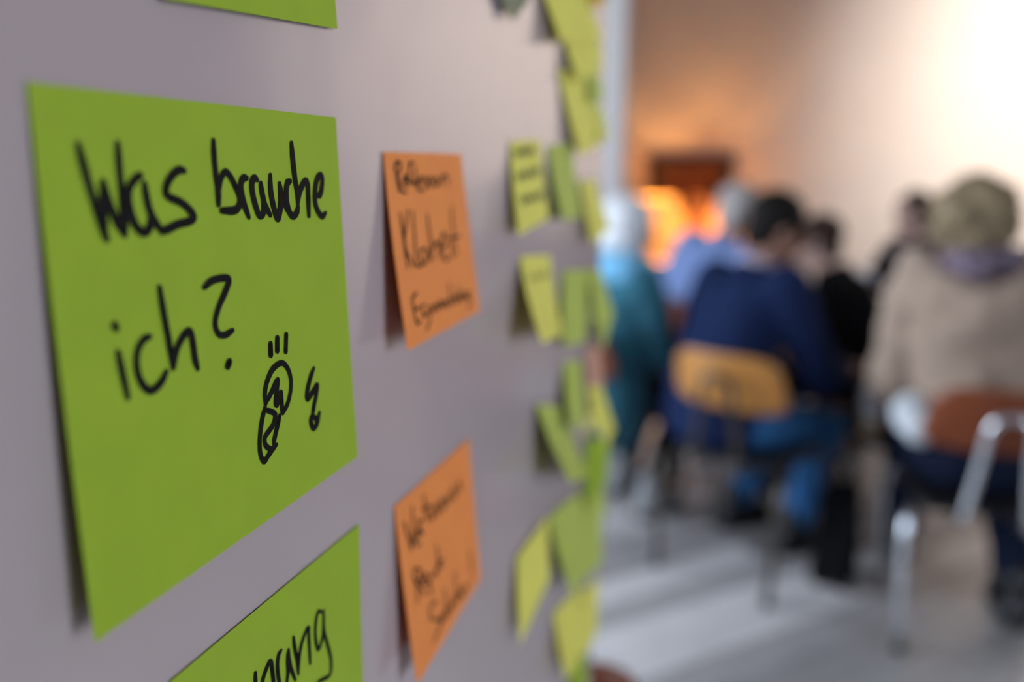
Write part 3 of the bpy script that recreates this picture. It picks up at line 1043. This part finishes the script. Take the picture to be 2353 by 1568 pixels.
    # ---- hair
    if hair:
        make_hair(J, hair, hair_style)
    return root, J


def make_hair(J, m_, style):
    h, hup, hfw, hrt, s, headR, root = J['head'], J['hup'], J['hfw'], J['hrt'], J['s'], J['headR'], J['root']
    t = Blob()
    c = h + hup * 0.040 * s - hfw * 0.022 * s
    big = {'short': 1.0, 'bob': 1.06, 'curly': 1.12, 'crop': 0.97}[style]
    t.ell(c, (0.088 * s * big, 0.102 * s * big, 0.092 * s * big), headR, 20, 14)
    t.ell(h - hfw * 0.055 * s - hup * 0.03 * s, (0.074 * s * big, 0.055 * s * big, 0.075 * s), headR)
    for sg in (-1, 1):
        t.ell(h + hrt * sg * 0.066 * s * big + hup * 0.015 * s - hfw * 0.005 * s, (0.020 * s, 0.052 * s, 0.050 * s), headR)
    if style == 'bob':
        for sg in (-1, 1):
            t.ell(h + hrt * sg * 0.070 * s - hup * 0.045 * s - hfw * 0.020 * s, (0.026 * s, 0.062 * s, 0.075 * s), headR)
        t.ell(h - hfw * 0.070 * s - hup * 0.06 * s, (0.080 * s, 0.045 * s, 0.075 * s), headR)
    if style == 'curly':
        rnd = random.Random(4)
        for _ in range(90):
            d = Vector((rnd.gauss(0, 1), rnd.gauss(-0.25, 1), rnd.gauss(0.35, 1))).normalized()
            if d.y > 0.55 and d.z < 0.5: continue
            t.ell(c + headR @ Vector((d.x * 0.098 * s, d.y * 0.110 * s, d.z * 0.105 * s)), rnd.uniform(0.018, 0.032) * s, None, 10, 7)
    t.build('hair', m_, root, vox=0.008, smooth=2, wrinkle=0.006 if style != 'curly' else 0.009, wscale=38)


def coat(J, m_, name='coat', hem=0.0, flare=0.0, extra=None, thick=0.0, sleeves=True, hips=True, sleeve_end=0.02, wr=0.008, collar=True):
    """garment for torso and arms, fused, following the joints"""
    s, t = J['s'], Blob()
    pel, waist, chest, neck0, up, fw, rt = J['pel'], J['waist'], J['chest'], J['neck0'], J['up'], J['fw'], J['rt']
    k = thick
    for sg in (-1, 1):
        t.cap(waist + rt * sg * 0.045 * s, chest + rt * sg * 0.062 * s + up * 0.02, 0.118 * s + k, 0.118 * s + k)
        t.cap(chest + rt * sg * 0.05 * s + up * 0.03 * s, J['shl'][0 if sg < 0 else 1] - up * 0.01, 0.10 * s + k, 0.070 * s + k)
        if hips: t.cap(pel + rt * sg * 0.05 * s, waist + rt * sg * 0.05 * s, 0.130 * s + k + flare, 0.118 * s + k)
    if hem:
        for sg in (-1, 1):
            t.cap(pel + Vector((sg * 0.07 * s, -0.02, 0)), pel + Vector((sg * 0.09 * s, -0.04, -hem)), 0.125 * s + k + flare, 0.115 * s + k + flare)
    t.cap(neck0 - up * 0.05, neck0 + up * 0.0, 0.085 * s + k, 0.068 * s + k * 0.5)
    if sleeves:
        for i in range(2):
            el, w, d = J['arms'][i]
            w2 = w + (el - w).normalized() * sleeve_end
            t.chain([J['shl'][i], el, w2], [0.072 * s + k, 0.058 * s + k, 0.044 * s + k * 0.7])
    if extra: extra(t)
    return t.build(name, m_, J['root'], vox=0.010, smooth=4, wrinkle=wr, wscale=8)


def ring_scarf(J, m_, name, r=0.035, rad=0.085, lift=0.0, drop=0.0):
    t = Blob()
    c = J['neck0'] + J['up'] * (0.03 + lift)
    n = 14
    P = [c + J['rt'] * (rad * cos(2 * pi * k / n)) + J['fw'] * (rad * sin(2 * pi * k / n)) - J['up'] * (drop * (0.5 + 0.5 * sin(2 * pi * k / n))) for k in range(n)]
    for k in range(n):
        t.cap(P[k], P[(k + 1) % n], r * (1 + 0.15 * sin(k * 2.1)), r * (1 + 0.15 * sin((k + 1) * 2.1)))
    return t.build(name, m_, J['root'], vox=0.009, smooth=3, wrinkle=0.008, wscale=22)


# 1 white-haired woman in teal, seated in profile behind the wall end
r1, J1 = person('white-haired person in a teal coat seated just past the end of the wall', (-0.548, 3.06), -38, M['skin_mid'], lean=(0, 6), turn=-28, nod=12, s=0.95, seat=0.45,
                trousers=M['black_cloth'], shoes=M['grey_shoe'], hair=M['hair_white'], hair_style='bob',
                knees=((-0.12, 0.34, 0.47), (0.12, 0.30, 0.47)), ankles=((-0.13, 0.20, 0.09), (0.13, 0.12, 0.09)),
                arms=(((-0.22, 0.12, 0.70), (-0.10, 0.34, 0.68), (0.2, 1, 0)), ((0.165, 0.12, 0.68), (0.05, 0.33, 0.66), (-0.3, 1, 0.1))))
coat(J1, M['teal'], hem=0.10, flare=0.015, thick=0.012)
ring_scarf(J1, M['skyblue'], 'scarf', 0.058, 0.108, -0.015, 0.02)  # bright blue ring stands in for the lit left shoulder of the coat

# 2 man in navy on the honey chair
r2, J2 = person('dark-haired man in a navy top seated on the honey-coloured chair', (-0.110, 2.835), -48, M['skin_tan'], lean=(-3, 23), turn=-22, nod=18, s=1.03, seat=0.45,
                trousers=M['jeans'], shoes=M['leather_black'], hair=M['hair_black'], hair_style='short',
                knees=((-0.13, 0.42, 0.47), (0.13, 0.40, 0.47)), ankles=((-0.13, 0.22, 0.09), (0.13, 0.28, 0.09)),
                arms=(((-0.235, 0.06, 0.76), (-0.12, 0.30, 0.70), (0.3, 1, 0)), ((0.22, 0.26, 0.70), (0.10, 0.48, 0.68), (-0.3, 1, 0))))
coat(J2, M['navy'], 'jumper', thick=0.014)
ring_scarf(J2, M['lavender'], 'collar', 0.018, 0.062, 0.005)

# 3 person in black facing left
r3, J3 = person('pale dark-haired person in black turned to face the man in navy', (0.47, 3.60), 80, M['skin_pale'], lean=(0, 30), nod=4, s=0.93, seat=0.44,
                trousers=M['black_cloth'], shoes=M['leather_black'], hair=M['hair_brown'], hair_style='short',
                knees=((-0.14, 0.42, 0.48), (0.12, 0.40, 0.48)), ankles=((-0.14, 0.30, 0.09), (0.12, 0.20, 0.09)),
                arms=(((-0.28, 0.16, 0.72), (-0.13, 0.24, 0.56), (0.1, 1, -0.2)), ((0.26, 0.12, 0.70), (0.10, 0.34, 0.60), (-0.2, 1, -0.1))))
coat(J3, M['black_cloth'], hem=0.14, flare=0.02, thick=0.016)

# 4 light blue shirt
r4, J4 = person('grey-haired person in a light blue shirt bending forward behind the man in navy', (-0.34, 3.95), -38, M['skin_mid'], lean=(8, 28), turn=-20, nod=10, s=1.05, seat=0.46,
                trousers=M['slate'], shoes=M['leather_brown'], hair=M['hair_grey'], hair_style='short')
coat(J4, M['ltblue'], 'shirt', thick=0.014)

# 5 beige coat, back to the camera
r5, J5 = person('curly-haired person in a beige hooded coat seated with the back to the camera', (0.675, 2.635), 3, M['skin_pale'], lean=(-7, 9), turn=12, nod=8, s=1.06, seat=0.46, head_h=0.118, shw=0.145,
                trousers=M['dark_navy'], shoes=M['leather_black'], hair=M['hair_blond'], hair_style='curly',
                knees=((-0.10, 0.42, 0.50), (0.19, 0.40, 0.49)), ankles=((-0.10, 0.36, 0.09), (0.17, 0.0, 0.09)),
                arms=(((-0.232, 0.06, 0.77), (-0.185, 0.255, 0.66), (-0.22, 0.75, -0.6)), ((0.34, 0.08, 0.72), (0.2, 0.32, 0.66), (-0.3, 1, 0))))


def hood(t):
    c = J5['neck0'] - J5['up'] * 0.075 - J5['fw'] * 0.105
    for k in range(-6, 7):
        a = k / 6 * 1.35
        p = c + J5['rt'] * sin(a) * 0.175 + J5['fw'] * (1 - cos(a)) * 0.10 + J5['up'] * (0.10 * abs(sin(a)) ** 1.4)
        t.ell(p - J5['fw'] * 0.02 - J5['up'] * 0.07 * cos(a), (0.060, 0.052, 0.095))


coat(J5, M['tan_coat'], thick=0.020, extra=hood, wr=0.016, hips=False)
ring_scarf(J5, M['scarf'], 'scarf', 0.045, 0.105, 0.0, 0.0)
t = Blob()  # bluish-white shape added for the window-lit hem of the coat
t.ell(to_local(r5, at(2098, 955, 2.53)), (0.062, 0.035, 0.072), Matrix.Rotation(radians(-28), 3, 'Y'))
t.ell(to_local(r5, at(2125, 985, 2.50)), (0.060, 0.030, 0.050), Matrix.Rotation(radians(-28), 3, 'Y'))
t.build('lit_hem', M['lit_hem_cloth'], r5, vox=0.01, smooth=3, wrinkle=0.006)

# 6 dark-haired person farther away
CUP6 = at(1975, 695, 4.05)
_m6 = Matrix.Translation((0.80, 4.45, 0)) @ Matrix.Rotation(radians(118), 4, 'Z')
_w6 = _m6.inverted() @ CUP6
_w6 = _w6 + Vector((-0.05, -0.085, 0.04))
r6, J6 = person('dark-haired person in a navy jacket far back, lifting a white cup', (0.80, 4.45), 118, M['skin_pale'], lean=(0, 10), turn=10, nod=10, s=0.95, seat=0.46,
                trousers=M['slate'], shoes=M['leather_brown'], hair=M['hair_brown'], hair_style='crop',
                arms=(((-0.25, 0.12, 0.76), tuple(_w6), (0.3, 0.95, 0.0)), ((0.28, 0.10, 0.74), (0.14, 0.34, 0.66), (-0.2, 1, -0.1))))
coat(J6, M['dark_navy'], 'jacket', thick=0.012)


def cup(name, loc, r, h, label, sleeve=None, grp='paper cups'):
    o = empty(name, loc)
    tag(o, label, 'cup', grp)
    lathe('cup_body', [(0.0, 0.004), (r * 0.74, 0.004), (r * 0.72, 0.0), (r * 0.76, 0.0), (r, h), (r * 1.06, h + 0.003), (r * 1.06, h + 0.008), (r * 0.97, h + 0.008), (r * 0.95, h * 0.97), (r * 0.73, 0.012), (0, 0.012)], M['paper_white'], o)
    lathe('cup_lid', [(r * 1.08, h - 0.002), (r * 1.09, h + 0.010), (r * 0.98, h + 0.014), (r * 0.93, h + 0.026), (r * 0.85, h + 0.026), (0, h + 0.022)], M['paper_white'], o)
    if sleeve:
        lathe('cup_sleeve', [(r * 0.775, 0.006), (r * (0.79 + 0.24 * sleeve), h * sleeve)], M['kraft'], o)
    return o


cp = CUP6
cup('paper_cup', cp, 0.05, 0.13, 'white paper cup raised in a hand far back between the people')

# takeaway cup in the lowered left hand of the person in the beige coat
ps = at(2000, 1000, 2.97)
cup('paper_cup', ps, 0.044, 0.150, 'tall takeaway cup with a brown lower half, held beside the beige coat', 0.42)

# black bag shape added to fill the dark mass between the two nearest chairs
bag = empty('dark_mass_bag', (0.315, 2.715, 0), radians(-20))
tag(bag, 'black bag shape added for the dark mass between the two nearest chairs', 'bag')
t = Blob()
for sx in (-1, 1):
    for sy in (-1, 1):
        t.cap((sx * 0.040, sy * 0.050, 0.032), (sx * 0.034, sy * 0.030, 0.34), 0.030, 0.024)
t.cap((0, -0.03, 0.06), (0, 0.03, 0.34), 0.05, 0.03)
t.build('bag_body', M['black_cloth'], bag, vox=0.009, smooth=4, wrinkle=0.006, wscale=12)
for sy in (-1, 1):
    V, F = tube_data(smooth_path([(-0.03, sy * 0.035, 0.34), (-0.028, sy * 0.030, 0.42), (0, sy * 0.028, 0.455), (0.028, sy * 0.030, 0.42), (0.03, sy * 0.035, 0.34)], 6), 0.007, 8)
    mesh_obj('handle', V, F, M['black_cloth'], bag, True)

# ------------------------------------------------------------------ far end: sideboard, lamps, picture
sb = empty('sideboard', (-0.55, 5.62, 0))
tag(sb, 'dark walnut sideboard under the lamps at the far wall', 'sideboard')
SBH = 0.80
box_obj('body', (-0.85, -0.22, 0.08), (0.75, 0.22, SBH - 0.03), M['sideboard'], sb, bev=0.004)
box_obj('top', (-0.88, -0.24, SBH - 0.03), (0.78, 0.24, SBH), M['sideboard'], sb, bev=0.004)
for k in range(3):
    d = box_obj('door', (-0.84 + 0.53 * k, -0.236, 0.10), (-0.33 + 0.53 * k, -0.221, SBH - 0.05), M['sideboard'], sb, bev=0.003)
    box_obj('handle', (-0.60 + 0.53 * k, -0.252, 0.55), (-0.57 + 0.53 * k, -0.236, 0.63), M['brass'], d, bev=0.003)
for sx in (-0.78, 0.68):
    for sy in (-0.17, 0.17):
        V, F = tube_data([(sx, sy, 0.09), (sx, sy, 0.0)], [0.022, 0.015], 10)
        mesh_obj('leg', V, F, M['sideboard'], sb, True)


def table_lamp(loc, r0, r1, z0, z1, mshade, watt, label, zb=None):
    o = empty('table_lamp', loc)
    tag(o, label, 'lamp', 'orange table lamps')
    lathe('lamp_base', [(0, 0), (0.085, 0.0), (0.085, 0.012), (0.03, 0.03), (0.05, 0.07), (0.045, 0.12), (0.014, z0 * 0.9), (0.012, z0 + 0.05), (0, z0 + 0.05)], M['brass'], o)
    n = 10
    prof = []
    for k in range(n + 1):
        t = k / n
        prof.append((r0 + (r1 - r0) * t ** 1.9, z0 + (z1 - z0) * t))
    lathe('lamp_shade', prof, mshade, o, n=48)
    lathe('lamp_bulb', [(0.0, z0 + 0.02), (0.012, z0 + 0.03), (0.014, z0 + 0.06)], M['frame_white'], o, n=12)
    l = bpy.data.lights.new('bulb', 'POINT')
    l.energy = watt
    l.color = (1.0, 0.50, 0.15)
    l.shadow_soft_size = 0.03
    lo = bpy.data.objects.new('bulb', l)
    COL.objects.link(lo)
    lo.parent = o
    lo.location = (0, 0, zb or (z0 + (z1 - z0) * 0.43))


pA = at(1497, 700, 5.62)
pB = at(1600, 700, 5.60)
pC = at(1662, 700, 5.62)
table_lamp((pA.x, 5.62, SBH + 0.0005), 0.25, 0.145, 0.03, 0.42, M['shade'], 19, 'widest glowing orange table lamp, left one at the far wall')
table_lamp((pC.x + 0.03, 5.62, SBH + 0.0005), 0.19, 0.12, 0.03, 0.40, M['shade'], 17, 'smaller glowing orange table lamp behind the man in navy')
table_lamp((pB.x - 0.012, 5.455, SBH + 0.0005), 0.085, 0.075, 0.03, 0.44, M['shade_dim'], 3, 'narrow deep orange lamp between the two glowing lamps')

f0, f1 = at(1492, 357, RY1), at(1690, 357, RY1)
fz1, fz0 = f0.z, 1.12
pic = empty('framed_picture', ((f0.x + f1.x) / 2, RY1, (fz0 + fz1) / 2))
tag(pic, 'dark framed russet picture on the far wall above the lamps', 'picture')
hw, hh, fwid = (f1.x - f0.x) / 2, (fz1 - fz0) / 2, 0.085
for (x0, x1, z0, z1) in ((-hw, -hw + fwid, -hh, hh), (hw - fwid, hw, -hh, hh), (-hw + fwid, hw - fwid, hh - fwid * 0.6, hh), (-hw + fwid, hw - fwid, -hh, -hh + fwid)):
    box_obj('frame_bar', (x0, -0.045, z0), (x1, -0.001, z1), M['frame_dark'], pic, bev=0.004)
box_obj('canvas', (-hw + fwid, -0.02, -hh + fwid), (hw - fwid, -0.002, hh - fwid * 0.6), M['canvas'], pic)
